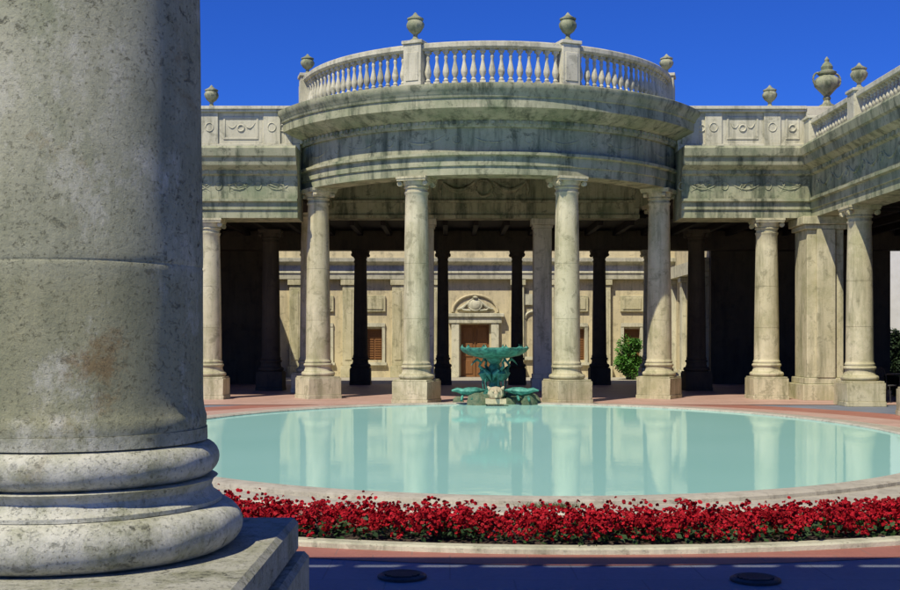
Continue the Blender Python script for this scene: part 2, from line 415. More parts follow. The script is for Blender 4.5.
cp=[(5.2,ZB+1.20),(5.93,ZB+1.201),(5.97,ZB+1.26),(5.97,ZB+1.36),(6.10,ZB+1.40),(6.24,ZB+1.47),(6.42,ZB+1.58),(6.46,ZB+1.60),(6.46,ZB+1.84),(6.50,ZB+1.86),(6.52,ZB+1.94),(6.58,ZB+2.02),(6.62,ZB+2.10),(6.62,ZB+2.17),(6.56,ZB+2.20),(5.2,ZB+2.28)]
m.lathe(cp,CX,CY,n=160,closed=True); part(m,'cornice',M_ent,rot)
m=MB()
for i in range(190):
    a=2*math.pi*i/190; x,y=pol(5.985,a); m.rbox(x,y,a,.10,.05,ZB+1.27,ZB+1.355)
part(m,'dentil_course',M_ent,rot,smooth=False)
m=MB()
for i in range(20):
    a0=R(18*i-9+3); a1=R(18*i+9-3)
    if math.cos((a0+a1)/2)<-.2: continue
    pts=[];rad=[]
    for k in range(11):
        t=k/10; a=a0+(a1-a0)*t; x,y=pol(5.848,a); pts.append((x,y,ZB+1.02-.20*4*t*(1-t))); rad.append((.012+.018*math.sin(math.pi*t))*random.uniform(.5,1.4))
    m.tube(pts,rad,n=6)
    x,y=pol(5.852,R(18*i-9)); m.tube([(x+.1*math.cos(q)*math.cos(R(18*i-9)),y+.1*math.cos(q)*math.sin(R(18*i-9)),ZB+.90+.1*math.sin(q)) for q in [j*math.pi/6 for j in range(13)]],.020,n=5)
part(m,'frieze_relief',M_ent,rot)
m=MB(); m.lathe([(0,ZB+2.1),(5.25,ZB+2.1),(5.25,ZB+1.9),(0,ZB+1.9)],CX,CY,n=96,cap=False); part(m,'roof',M_ent,rot)
m=MB(); m.lathe([(0,ZB+1.1),(5.19,ZB+1.1),(5.19,ZB+1.0),(0,ZB+1.0)],CX,CY,n=96,cap=False); part(m,'ceiling',M_under,rot)
ZC=ZB+2.26; BR=5.45
m=MB(); m.lathe([(BR-.16,ZC-.06),(BR+.16,ZC-.06),(BR+.16,ZC+.13),(BR+.12,ZC+.16),(BR-.12,ZC+.16),(BR-.16,ZC+.13)],CX,CY,n=128,closed=True); part(m,'balustrade_base',M_light,rot)
m=MB(); zr=ZC+1.04
m.lathe([(BR-.11,zr),(BR+.11,zr),(BR+.16,zr+.05),(BR+.16,zr+.15),(BR+.11,zr+.19),(BR-.11,zr+.19),(BR-.16,zr+.15),(BR-.16,zr+.05)],CX,CY,n=128,closed=True); part(m,'balustrade_rail',M_light,rot)
bm_=baluster_mesh(.88)
for a in (-76,-21.5,21.5,76,120,-120):
    x,y=pol(BR,R(a)); m=MB(); m.rbox(x,y,R(a),.50,.44,ZC-.05,ZC+1.22); m.rbox(x,y,R(a),.58,.52,ZC+1.22,ZC+1.31); m.rbox(x,y,R(a),.36,.48,ZC+.25,ZC+1.0)
    part(m,'balustrade_pier',M_light,rot,smooth=False,bevel=.012)
    if abs(a)<100: urn(U1 if abs(a)<40 else U4,x,y,ZC+1.31)
def fill(a0,a1,n):
    for i in range(n):
        a=a0+(a1-a0)*(i+.5)/n; x,y=pol(BR,R(a)); obj('baluster',bm_,(x-CX,y-CY,ZC+.16),rot,R(a))
fill(-19,19,15); fill(24,73.3,20); fill(-73.3,-24,20); fill(78.5,117,14); fill(-117,-78.5,14)
inner=empty('porch',(CX,37,0),'shaded stone porch with piers and dark wooden ceiling','porch')
m=MB(); m.box(CX-5.0,CX+5.0,37.0,37.6,5.55,6.87); m.box(CX-5.0,CX+5.0,36.93,37.0,5.55,5.66);m.box(CX-5.0,CX+5.0,36.90,37.0,6.05,6.13)
part(m,'lintel',M_ent,inner,smooth=False)
m=MB()
for s in (-1,1):
    swag(m,(CX+s*.30,36.97,6.72),(CX+s*1.35,36.97,6.72),.28,.085)
    m.tube([(CX+s*1.38,36.96,6.75),(CX+s*1.42,36.96,6.45),(CX+s*1.36,36.96,6.25)],[.08,.06,.02],n=7)
m.tube([(CX+.26*math.cos(t),36.97,6.52+.26*math.sin(t)) for t in [i*math.pi/10 for i in range(21)]],.05,n=6)
part(m,'relief_ornament',M_ent,inner)
def pier(par,x,y,z1,w,mat,d=None):
    d=d or w
    m=MB(); m.box(x-w/2,x+w/2,y-d/2,y+d/2,.55,z1-.3)
    m.box(x-w*.62,x+w*.62,y-d*.62,y+d*.62,0,.40); m.box(x-w*.56,x+w*.56,y-d*.56,y+d*.56,.40,.55)
    m.box(x-w*.56,x+w*.56,y-d*.56,y+d*.56,z1-.3,z1-.2); m.box(x-w*.64,x+w*.64,y-d*.64,y+d*.64,z1-.2,z1)
    return part(m,'pier',mat,par,smooth=False,bevel=.012)
for s in (-1,1):
    pier(inner,CX+s*1.9,37.3,5.55,.58,M_light)
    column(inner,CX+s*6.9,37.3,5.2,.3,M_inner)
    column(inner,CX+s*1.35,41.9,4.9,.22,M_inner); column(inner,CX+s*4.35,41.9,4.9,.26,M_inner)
    column(inner,CX+s*6.2,41.9,4.9,.26,M_stone)
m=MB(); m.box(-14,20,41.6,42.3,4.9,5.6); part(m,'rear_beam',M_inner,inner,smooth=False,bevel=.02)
m=MB(); m.box(-14,CX-5.3,33.0,42.3,5.62,5.8); m.box(CX+5.3,20,33.0,42.3,5.62,5.8); m.box(CX-5.29,CX+5.29,37.61,42.3,5.62,5.8)
for i in range(33):
    x=-13.5+i*1.02
    y0=37.7 if abs(x-CX)<5.5 else 33.1
    m.box(x,x+.16,y0,41.58,5.4,5.615)
part(m,'wooden_ceiling',M_ceil,inner,smooth=False)
for xa,xb in ((-14,-6.5),(9.6,16.2),(17.2,20)):
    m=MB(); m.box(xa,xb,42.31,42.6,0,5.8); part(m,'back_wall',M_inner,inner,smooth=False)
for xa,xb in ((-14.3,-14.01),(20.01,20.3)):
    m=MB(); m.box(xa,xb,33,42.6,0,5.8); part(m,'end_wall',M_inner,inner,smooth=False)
m=MB(); m.box(-14,20,38,42.8,5.9,6.1); part(m,'porch_roof',M_terra,inner,smooth=False)
# ------------------------------------------------------------------ wings
ZW=5.02
def entab_profile(f,sgn=-1,back=1.2,top=6.95):
    o=lambda d:f+sgn*d
    return [(f-sgn*back,ZW),(o(0),ZW),(o(0),ZW+.22),(o(.04),ZW+.23),(o(.04),ZW+.42),(o(.12),ZW+.45),(o(.12),ZW+.52),(o(0),ZW+.54),(o(0),ZW+1.16),
            (o(.08),ZW+1.20),(o(.08),ZW+1.30),(o(.30),ZW+1.42),(o(.34),ZW+1.62),(o(.40),ZW+1.66),(o(.44),ZW+1.86),(o(.40),top),(f-sgn*back,top)]
def wing_x(name,x0,x1,colx,label,attic_panels,uxs):
    P=((x0+x1)/2,32,0); e=empty(name,P,label,'colonnade')
    for x in colx: column(e,x,32.15,ZW,.34,M_stone)
    m=MB(); m.extrude_x(entab_profile(31.75),x0,x1); part(m,'entablature',M_ent,e)
    m=MB()
    n=int((x1-x0)/.24)
    for i in range(n): m.box(x0+.24*i+.05,x0+.24*i+.15,31.64,31.69,ZW+1.21,ZW+1.30)
    part(m,'dentil_course',M_ent,e,smooth=False)
    m=MB(); n=max(1,round((x1-x0)/1.15)); w=(x1-x0)/n
    for i in range(n):
        a=x0+w*i; c=a+w/2
        swag(m,(a+.14,31.755,ZW+1.00),(a+w-.14,31.755,ZW+1.00),.22,.028)
        for q in range(6): 
            m.tube([(c+random.uniform(-.35,.35),31.755,ZW+.72),(c+random.uniform(-.3,.3),31.74,ZW+.92),(c+random.uniform(-.35,.35),31.755,ZW+1.02)],[.01,.026,.01],n=5)
        m.tube([(a+.09*math.cos(t),31.755,ZW+.88+.11*math.sin(t)) for t in [j*math.pi/5 for j in range(11)]],.025,n=5)
    part(m,'frieze_relief',M_ent,e)
    zt=8.20
    m=MB(); m.box(x0,x1,32.25,32.85,6.951,7.15); m.box(x0,x1,32.32,32.80,7.15,zt-.16); m.box(x0,x1,32.2,32.92,zt-.16,zt-.09); m.box(x0,x1,32.16,32.96,zt-.09,zt)
    for p in attic_panels: m.box(p-.24,p+.24,32.27,32.315,7.151,zt-.161)
    ps=sorted(attic_panels)
    for a,b in zip(ps[:-1],ps[1:]):
        u0,u1=a+.38,b-.38
        if u1-u0<.3: continue
        m.box(u0,u1,32.30,32.319,7.28,7.34); m.box(u0,u1,32.30,32.319,7.86,7.92); m.box(u0,u0+.06,32.301,32.319,7.34,7.86); m.box(u1-.06,u1,32.301,32.319,7.34,7.86)
    part(m,'attic',M_light,e,smooth=False,bevel=.01)
    m=MB()
    for p in ps:
        m.tube([(p+.11*math.cos(t),32.27,7.62+.12*math.sin(t)) for t in [i*math.pi/8 for i in range(17)]],.02,n=6)
    for a,b in zip(ps[:-1],ps[1:]):
        c=(a+b)/2; m.tube([(c+.09*math.cos(t),32.315,7.6+.09*math.sin(t)) for t in [i*math.pi/8 for i in range(17)]],.026,n=6)
        if b-a>1.4: swag(m,(a+.48,32.32,7.75),(c-.12,32.32,7.7),.12,.024); swag(m,(c+.12,32.32,7.7),(b-.48,32.32,7.75),.12,.024)
    part(m,'relief_ornament',M_light,e)
    m=MB(); m.box(x0,x1,32.86,38,6.6,6.8); part(m,'wing_roof',M_terra,e,smooth=False)
    for x in uxs: urn(U2,x,32.55,zt)
    return e
wing_x('colonnade',-14,CX-5.3,[-13.4,-10.1,-6.73],'stone colonnade with carved frieze and panelled attic beside the rotunda',[-13.2,-11.4,-10,-8.2,-6.75,-5.0,-4.4],[-10,-6.75])
wing_x('colonnade',CX+5.3,9.98,[8.85],'short stone colonnade with carved frieze linking rotunda and corner pier',[6.75,7.4,9.05,10.2],[9.05])
# ------------------------------------------------------------------ right side wing
sw=empty('side_colonnade',(10.3,24,0),'side stone colonnade with corner pier, cornice and roof balustrade','colonnade')
YA,YB=9.0,33.0
for y in (29.0,24.9,21.2,17.5,13.8,10.1): column(sw,10.33,y,ZW,.34,M_stone)
m=MB(); m.box(9.75,10.75,31.4,32.5,.62,ZW-.35); m.box(9.60,10.9,31.25,32.65,0,.45); m.box(9.67,10.83,31.32,32.58,.45,.62)
m.box(9.67,10.83,31.32,32.58,ZW-.35,ZW-.22); m.box(9.6,10.9,31.25,32.65,ZW-.22,ZW)
m.box(10.0,10.5,31.3,31.4,.62,ZW-.35)
part(m,'corner_pier',M_stone,sw,smooth=False,bevel=.015)
FX=9.98
m=MB(); m.extrude_y(entab_profile(FX,-1,.9),YA,32.6); part(m,'entablature',M_ent,sw)
m=MB(); 
for i in range(92): m.box(FX-.11,FX-.06,31.2-.24*i-.10,31.2-.24*i,ZW+1.21,ZW+1.30)
part(m,'dentil_course',M_ent,sw,smooth=False)
m=MB()
for i in range(18):
    y=31.2-1.15*i; swag(m,(FX+.003,y-.14,ZW+1.00),(FX+.003,y-1.01,ZW+1.00),.22,.03)
    m.tube([(FX+.003,y+.09*math.cos(t),ZW+.88+.11*math.sin(t)) for t in [j*math.pi/5 for j in range(11)]],.025,n=5)
part(m,'frieze_relief',M_ent,sw)
bx=FX+.05
m=MB(); m.box(bx-.17,bx+.17,YA,31.9,6.951,7.06); part(m,'balustrade_base',M_light,sw,smooth=False)
m=MB(); m.box(bx-.16,bx+.16,YA,31.9,7.56,7.70); part(m,'balustrade_rail',M_light,sw,smooth=False,bevel=.02)
bb=baluster_mesh(.50)
pys=[31.7,28.2,24.7,21.2,17.7,14.2,10.7]
for y in pys:
    m=MB(); m.box(bx-.21,bx+.21,y-.24,y+.24,6.952,7.72); m.box(bx-.25,bx+.25,y-.28,y+.28,7.72,7.79); part(m,'balustrade_pier',M_light,sw,smooth=False,bevel=.01)
    if y in (28.2,24.7,21.2): urn(U2,bx,y,7.79)
for a,b in zip(pys[:-1],pys[1:]):
    n=13
    for i in range(n):
        y=a-.32+(b-a+.64)*(i+.5)/n; obj('baluster',bb,(bx-10.3,y-24,7.06),sw)
urn(U3,10.65,32.5,8.2,'tall carved stone finial urn with handles on the attic corner',rz=.3)
m=MB(); m.box(9.985,11.3,32.2,33.0,6.96,8.2); part(m,'corner_attic',M_light,sw,smooth=False,bevel=.02)
m=MB(); m.box(10.9,15.2,YA,32.9,5.5,5.7)
for i in range(24): m.box(10.9,15.0,YA+.5+i,YA+.66+i,5.3,5.495)
part(m,'wooden_ceiling',M_ceil,sw,smooth=False)
m=MB(); m.box(10.95,15.4,YA,33,6.2,6.4); part(m,'wing_roof',M_terra,sw,smooth=False)
m=MB(); m.box(15.0,15.3,YA,31.5,0,5.49); part(m,'back_wall',M_inner,sw,smooth=False)
column(sw,15.1,32.9,5.3,.3,M_inner)
# ------------------------------------------------------------------ courtyard buildings beyond
sheet('courtyard_floor',-10,11,42.61,51,.004,M_floor)
pal=empty('palace',(1.1,50.4,0),'ochre stone palace facade with portal, pilasters and shuttered windows','building')
def wall_open(m,x0,x1,z0,z1,ya,yb,ops):
    cur=x0
    for xa,xb,za,zb in ops:
        m.box(cur,xa,ya,yb,z0,z1)
        if za>z0: m.box(xa,xb,ya,yb,z0,za)
        m.box(xa,xb,ya,yb,zb,z1); cur=xb
    m.box(cur,x1,ya,yb,z0,z1)
YF=50.0; DX=1.09
wins=[-5.55,-3.3,5.5,7.9]
m=MB(); ops=[(wins[0]-.35,wins[0]+.35,.75,2.1),(wins[1]-.35,wins[1]+.35,.75,2.1),(DX-.62,DX+.62,0,2.3),(wins[2]-.35,wins[2]+.35,.75,2.1),(wins[3]-.35,wins[3]+.35,.75,2.1)]
wall_open(m,-10,13,0,8.4,YF,YF+.6,ops); part(m,'wall',M_ochre,pal,smooth=False)
for x in (-8.2,-6.7,-4.4,-2.25,-.75,2.95,4.25,6.7,9.0):
    m=MB(); m.box(x-.26,x+.26,YF-.20,YF-.003,.5,4.0); m.box(x-.34,x+.34,YF-.26,YF-.003,0,.5); m.box(x-.33,x+.33,YF-.26,YF-.003,4.0,4.25)
    m.box(x-.15,x+.15,YF-.225,YF-.2,.75,3.75)
    part(m,'pilaster',M_stone,pal,smooth=False,bevel=.02)
for a,b in ((-2.25,-.75),(2.95,4.25)):
    c=(a+b)/2; m=MB(); r=.36
    pts=[(c-r,YF-.04,.9)]+[(c-r*math.cos(t),YF-.04,2.5+r*math.sin(t)) for t in [i*math.pi/12 for i in range(13)]]+[(c+r,YF-.04,.9)]
    m.tube(pts,.07,n=6); m.box(c-.5,c+.5,YF-.14,YF-.004,.76,.9); m.box(c-.40,c+.40,YF-.10,YF-.004,3.15,3.62); 
    part(m,'niche_surround',M_light,pal)
for x in wins:
    m=MB(); m.box(x-.5,x+.5,YF-.10,YF-.004,2.85,3.55); m.box(x-.40,x+.40,YF-.13,YF-.10,2.95,3.45); part(m,'wall_panel',M_stone,pal,smooth=False,bevel=.015)
m=MB(); m.extrude_x([(YF-.27,4.26),(YF-.30,4.5),(YF-.34,4.52),(YF-.30,4.85),(YF-.55,5.0),(YF-.57,5.15),(YF-.004,5.2),(YF-.004,4.26)],-9,9.7); part(m,'cornice',M_light,pal,smooth=False)
for s in (-1,1):
    m=MB(); m.box(DX+s*.86-.17,DX+s*.86+.17,YF-.22,YF-.005,0,2.35); part(m,'portal_pilaster',M_light,pal,smooth=False,bevel=.015)
m=MB(); m.box(DX-1.15,DX+1.15,YF-.26,YF-.006,2.35,2.62); m.box(DX-1.25,DX+1.25,YF-.34,YF-.006,2.62,2.78)
part(m,'portal_lintel',M_light,pal,smooth=False,bevel=.015)
m=MB(); pts=[(DX+.98*math.cos(t),YF-.04,2.84+.74*math.sin(t)) for t in [i*math.pi/16 for i in range(17)]]
m.tube(pts,.055,n=8)
part(m,'portal_arch',M_ochre,pal)
m=MB()
K=[i*math.pi/8 for i in range(16)]
m.add([(DX+.27*math.cos(t),YF-.10,3.16+.23*math.sin(t)) for t in K]+[(DX+.16*math.cos(t),YF-.16,3.16+.14*math.sin(t)) for t in K],[(i,(i+1)%16,16+(i+1)%16,16+i) for i in range(16)]+[tuple(range(16,32))])
m.tube([(DX+.30*math.cos(t),YF-.08,3.16+.26*math.sin(t)) for t in K+[0]],.035,n=6)
for s in (-1,1):
    swag(m,(DX+s*.28,YF-.06,3.3),(DX+s*.80,YF-.06,2.98),.10,.05); m.tube([(DX+s*.2,YF-.06,2.9),(DX+s*.5,YF-.07,2.93),(DX+s*.68,YF-.06,3.06)],[.045,.05,.02],n=6)
m.lathe([(.10,3.42),(.13,3.47),(.07,3.52),(0,3.54)],DX,YF-.09,n=10)
part(m,'crest_relief',M_light,pal)
m=MB(); m.box(DX-.62,DX+.62,YF+.25,YF+.32,0,2.3)
for s in (-1,1):
    for z0,z1 in ((.15,.75),(.9,1.5),(1.62,2.18)):
        m.box(DX+s*.31-.21,DX+s*.31+.21,YF+.22,YF+.249,z0,z1)
m.box(DX-.02,DX+.02,YF+.2,YF+.249,0,2.3)
part(m,'door',M_door,pal,smooth=False,bevel=.01)
for wx in wins:
    m=MB(); m.box(wx-.35,wx+.35,YF+.2,YF+.25,.75,2.1)
    for k in range(12): m.box(wx-.30,wx-.03,YF+.16,YF+.199,.82+k*.1,.88+k*.1); m.box(wx+.03,wx+.30,YF+.16,YF+.199,.82+k*.1,.88+k*.1)
    w=part(m,'window',M_door,pal,smooth=False)
    f=MB(); f.box(wx-.48,wx-.35,YF-.08,YF-.006,.65,2.2); f.box(wx+.35,wx+.48,YF-.08,YF-.006,.65,2.2); f.box(wx-.48,wx+.48,YF-.1,YF-.006,2.2,2.36); f.box(wx-.55,wx+.55,YF-.14,YF-.006,.53,.65)
    g=part(f,'window_frame',M_light,pal,smooth=False); g.parent=w
def court_wing(x,face,label):
    e=empty('courtyard_wing',(x,46.3,0),label,'building','courtyard side wings')
    x0,x1=(x-.5,x) if face>0 else (x,x+.5)
    m=MB(); cur=42.65
    for ya in (43.5,45.6,47.7):
        yb=ya+1.15; m.box(x0,x1,cur,ya,0,7); m.box(x0,x1,ya,yb,3.3,7); cur=yb
    m.box(x0,x1,cur,49.99,0,7); part(m,'wall',M_ochre,e,smooth=False)
    for ya in (43.15,45.25,47.35,49.4):
        xx0,xx1=(x+.003,x+.2) if face>0 else (x-.2,x-.003)
        m=MB(); m.box(xx0,xx1,ya-.2,ya+.2,.4,4.0)
        g=.07; m.box(min(xx0,xx1)-(g if face<0 else 0),max(xx0,xx1)+(g if face>0 else 0),ya-.27,ya+.27,0,.4); m.box(min(xx0,xx1)-(g if face<0 else 0),max(xx0,xx1)+(g if face>0 else 0),ya-.27,ya+.27,4.0,4.2)
        part(m,'pilaster',M_light,e,smooth=False,bevel=.015)
    m=MB(); xa,xb=(x+.004,x+.35) if face>0 else (x-.35,x-.004); m.box(xa,xb,42.65,49.3,4.21,4.7); part(m,'cornice',M_light,e,smooth=False)
    m=MB(); xi=x-.55*face; m.box(min(xi,xi-.1*face),max(xi,xi-.1*face),42.65,49.99,0,4.2); part(m,'window_wall',M_glass,e,smooth=False)
court_wing(-9.0,1,'ochre courtyard wing with pilasters and tall openings')
court_wing(9.7,-1,'ochre courtyard wing with pilasters and tall openings')
pv=empty('garden_pavilion',(19.5,50,0),'plain white plastered garden pavilion behind the colonnade','building')
m=MB(); wall_open(m,15.5,24,0,6.2,49,49.4,[(16.0,16.8,0,2.2),(21.2,22.2,.9,2.3)]); m.box(15.5,15.8,49.4,54,0,6.2); m.box(23.7,24,49.4,54,0,6.2); part(m,'wall',M_white,pv,smooth=False)
m=MB(); m.box(15.2,24.3,48.7,54.3,6.2,6.45); part(m,'roof',M_terra,pv,smooth=False)
m=MB(); m.box(16.0,16.8,49.2,49.25,0,2.2); m.box(16.05,16.37,49.17,49.199,.2,2.1); m.box(16.43,16.75,49.17,49.199,.2,2.1); part(m,'door',M_door,pv,smooth=False)
m=MB(); m.box(21.2,22.2,49.2,49.25,.9,2.3); m.box(21.68,21.72,49.16,49.199,.9,2.3); part(m,'window',M_glass,pv,smooth=False)
# ------------------------------------------------------------------ foreground portico
FXc,FYc=-1.497,4.59
po=empty('portico',(FXc,FYc,0),'weathered pitted travertine portico with a massive round column','portico')
def fcol(x,detail):
    n=128 if detail else 40
    s=MB(); pr=[(.513,1.345),(.515,1.36),(.515,1.392),(.511,1.402),(.506,1.42),(.502,1.45),(.5005,1.49),(.5,1.53),(.5,1.62)]
    z=1.70
    while z<1.94: pr.append((.5,z)); z+=.06
    pr+=[(.5,1.955),(.5,1.974),(.499,1.977),(.4975,1.980),(.4975,1.983),(.499,1.986),(.4998,1.989),(.4998,2.01),(.4996,2.05)]
    z=2.12
    while z<3.34: pr.append((.499-.010*(z-2),z)); z+=.1
    pr+=[(.4855,3.36),(.4855,3.378),(.482,3.383),(.482,3.388),(.4852,3.393),(.485,3.41),(.484,3.46)]
    pr+=[(.46,4.50),(.458,4.54),(.48,4.57),(.48,4.62),(.45,4.64)]
    s.lathe(pr,x,FYc,n=n,wob=(lambda a,z:.0016*math.sin(7*a+3*z)+.0012*math.sin(13*a-9*z)) if detail else None); part(s,'column',M_fore,po)
    b=MB()
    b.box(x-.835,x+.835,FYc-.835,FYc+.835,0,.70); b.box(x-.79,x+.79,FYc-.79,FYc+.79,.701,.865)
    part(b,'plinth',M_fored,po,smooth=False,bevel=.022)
    b=MB(); b.lathe([(.5,.866)]+torus_prof(.568,.868,1.048,14)+[(.575,1.05),(.575,1.065),(.545,1.085),(.535,1.11),(.545,1.135),(.56,1.145)]+torus_prof(.495,1.15,1.29,12)+[(.518,1.295),(.518,1.344)],x,FYc,n=n,wob=(lambda a,z:.003*math.sin(5*a+20*z)+.0025*math.sin(17*a-13*z)) if detail else None)
    part(b,'column_base',M_fore,po)
    b=MB(); b.lathe([(.45,4.64),(.45,4.72),(.62,4.86),(.62,4.9)],x,FYc,n=40); b.box(x-.66,x+.66,FYc-.66,FYc+.66,4.9,5.0); part(b,'capital',M_fore,po)
fcol(FXc,True); fcol(FXc+5.4,False); fcol(FXc-5.4,False); fcol(FXc+10.8,False)
XA,XB=-8,11
m=MB(); m.extrude_x([(4.05,5.0),(4.05,5.6),(3.9,5.7),(3.9,5.9),(5.3,5.9),(5.3,5.7),(5.12,5.6),(5.12,5.0)],XA,XB); part(m,'entablature',M_fore,po,smooth=False)
m=MB(); m.box(XA,XB,4.95,5.25,5.901,6.02); part(m,'balustrade_base',M_fore,po,smooth=False)
m=MB(); m.box(XA,XB,4.98,5.22,6.62,6.74); part(m,'balustrade_rail',M_fore,po,smooth=False)
fb=baluster_mesh(.60,M_fore)
for i in range(40):
    x=XA+.2+i*.47; obj('baluster',fb,(x-FXc,5.1-FYc,6.02),po)
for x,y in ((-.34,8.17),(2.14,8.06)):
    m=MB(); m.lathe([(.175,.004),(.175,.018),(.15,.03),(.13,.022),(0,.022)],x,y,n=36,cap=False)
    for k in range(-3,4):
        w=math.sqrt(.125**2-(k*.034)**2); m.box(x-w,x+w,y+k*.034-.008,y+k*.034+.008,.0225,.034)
    e=obj('shadow_disc',m.mesh('shadow_disc',M_iron)); tag(e,'round dark disc added in place of an oval shadow on the paving','shadow disc','dark shadow discs')
# ------------------------------------------------------------------ fountain
FO=(1.12,28.98,0)
fo=empty('fountain',FO,'green bronze heron fountain with wide bowl on rocky base','fountain')
rnd=random.Random(3)
m=MB()
for i in range(34):
    a=rnd.uniform(0,6.28); r0=rnd.uniform(0,.95); s=rnd.uniform(.12,.26)
    cx=FO[0]+r0*1.2*math.cos(a); cy=FO[1]+r0*.55*math.sin(a); h=rnd.uniform(.20,.46)*(1.15-r0*.45)
    ph=rnd.uniform(0,6)
    m.lathe([(s*1.05,0),(s*1.0,h*.4),(s*.8,h*.8),(s*.4,h),(0,h*1.02)],cx,cy,n=9,wob=lambda a,z,ph=ph:.18*math.sin(3*a+ph)+.1*math.sin(5*a+z*9))
part(m,'rock_base',M_rock,fo)
m=MB(); m.lathe([(.30,.25),(.26,.40),(.15,.50),(.11,.70),(.12,.85),(.16,.95),(.12,1.05),(.20,1.15),(.22,1.19)],FO[0],FO[1],n=20); part(m,'stem',M_bronze,fo)
m=MB(); m.lathe([(.12,1.17),(.35,1.20),(.60,1.27),(.74,1.36),(.78,1.42),(.78,1.46),(.73,1.45),(.60,1.36),(.35,1.30),(0,1.28)],FO[0],FO[1],n=60,wob=lambda a,z:.09*abs(math.cos(5*a)) if z>1.24 else 0)
for k in range(10):
    a=k*math.pi/5; u=(math.cos(a),math.sin(a)); m.tube([(FO[0]+u[0]*.72,FO[1]+u[1]*.72,1.40),(FO[0]+u[0]*.84,FO[1]+u[1]*.84,1.47),(FO[0]+u[0]*.80,FO[1]+u[1]*.80,1.54)],[.05,.05,.015],n=6)
part(m,'bowl',M_bronze,fo)
for k in range(4):
    a=k*math.pi/2+.5; u=Vector((math.cos(a),math.sin(a),0)); c=Vector(FO)
    m=MB()
    m.tube([c+u*.20+Vector((0,0,.62)),c+u*.27+Vector((0,0,.70)),c+u*.34+Vector((0,0,.84)),c+u*.33+Vector((0,0,.96))],[.03,.10,.12,.05],n=8)
    m.tube([c+u*.33+Vector((0,0,.92)),c+u*.44+Vector((0,0,1.00)),c+u*.40+Vector((0,0,1.10)),c+u*.50+Vector((0,0,1.17)),c+u*.58+Vector((0,0,1.12)),c+u*.68+Vector((0,0,1.02))],[.05,.035,.03,.04,.025,.006],n=7)
    w=Vector((-u.y,u.x,0))
    for s in (-1,1):
        m.tube([c+u*.30+w*s*.06+Vector((0,0,.78)),c+u*.30+w*s*.07+Vector((0,0,.55)),c+u*.27+w*s*.07+Vector((0,0,.36))],[.035,.018,.02],n=6)
        m.tube([c+u*.34+w*s*.08+Vector((0,0,.92)),c+u*.26+w*s*.15+Vector((0,0,.80)),c+u*.15+w*s*.14+Vector((0,0,.60))],[.04,.07,.01],n=6)
    part(m,'heron_figure',M_bronze,fo)
for s in (-1,1):
    m=MB(); c=Vector(FO)
    m.tube([c+Vector((s*x,y,z)) for x,y,z in ((.25,-.25,.40),(.45,-.38,.40),(.65,-.42,.38),(.82,-.42,.38),(.95,-.45,.42),(1.08,-.47,.40))],[.03,.11,.14,.10,.08,.03],n=8,flat=.75)
    m.tube([c+Vector((s*.55,-.38,.3)),c+Vector((s*.58,-.58,.18))],[.04,.03],n=6); m.tube([c+Vector((s*.8,-.40,.3)),c+Vector((s*.84,-.58,.16))],[.04,.03],n=6)
    part(m,'crocodile_figure',M_bronze,fo)
m=MB(); m.box(FO[0]-.25,FO[0]+.25,FO[1]-1.0,FO[1]-.55,.10,.22)
m.box(FO[0]-.2,FO[0]+.2,FO[1]-.9,FO[1]-.56,-.3,.10)
m.lathe([(.0,.20),(.15,.23),(.20,.33),(.18,.44),(.10,.50),(0,.52)],FO[0],FO[1]-.8,n=16,wob=lambda a,z:.12*math.sin(7*a))
m.tube([(FO[0],FO[1]-.98,.36),(FO[0],FO[1]-1.06,.32),(FO[0],FO[1]-1.08,.26)],[.06,.05,.03],n=8)
for s in (-1,1): m.tube([(FO[0]+s*.07,FO[1]-.96,.41),(FO[0]+s*.07,FO[1]-1.0,.41)],[.035,.02],n=6); m.tube([(FO[0]+s*.15,FO[1]-.85,.46),(FO[0]+s*.2,FO[1]-.86,.52)],[.05,.02],n=6)
part(m,'spout_mask',M_ochre,fo)
# ------------------------------------------------------------------ small things
def bush_mesh(w,h,n,seed,leaf=.07,z0=0):
    rnd=random.Random(seed); m=MB()
    cl=[(Vector((rnd.uniform(-1,1)*w*.33,rnd.uniform(-1,1)*w*.33,z0+h*rnd.uniform(.12,.88))),w*rnd.uniform(.18,.30)) for _ in range(20)]
    for i in range(n):
        c,r=rnd.choice(cl); d=Vector((rnd.gauss(0,1),rnd.gauss(0,1),rnd.gauss(0,1))).normalized()
        p=c+d*r*rnd.uniform(.6,1.1)
        u=(d+Vector((rnd.uniform(-1,1),rnd.uniform(-1,1),rnd.uniform(-1,1)))*.8).normalized(); v=u.orthogonal().normalized(); s=leaf*rnd.uniform(.6,1.2)
        m.add([p-v*s*.5,p+u*s,p+v*s*.5,p-u*s*.6],[(0,1,2,3)])
    return m
def shrub(x,y,w,h,seed,label,mat,n=3000,pot=M_terra):
    e=empty('potted_shrub',(x,y,0),label,'shrub')
    m=MB(); m.lathe([(.15,0),(.20,.18),(.24,.20),(.24,.24),(.20,.24),(.18,.21),(0,.21)],x,y,n=20); part(m,'pot',pot,e); z0=.14
    m=MB(); m.tube([(x,y,z0),(x+.02,y,z0+h*.3),(x-.02,y,z0+h*.6)],[.03,.025,.01],n=6)
    for k in range(6):
        a=k; m.tube([(x,y,z0+h*.2+k*.05),(x+.2*w*math.cos(a),y+.2*w*math.sin(a),z0+h*.45+k*.06)],[.014,.005],n=5)
    part(m,'stem',M_wood,e)
    obj('foliage',bush_mesh(w,h,n,seed,.07,z0).mesh('foliage',mat,smooth=False),(0,0,0),e)
shrub(7.4,47.3,1.1,1.6,5,'green leafy shrub in a dark pot in the sunny courtyard',M_leafd,4600,M_iron)
shrub(13.1,33.6,.7,.5,9,'small dark green potted shrub under the side colonnade',M_hedge,1200,M_iron)
m=MB(); rnd=random.Random(4)
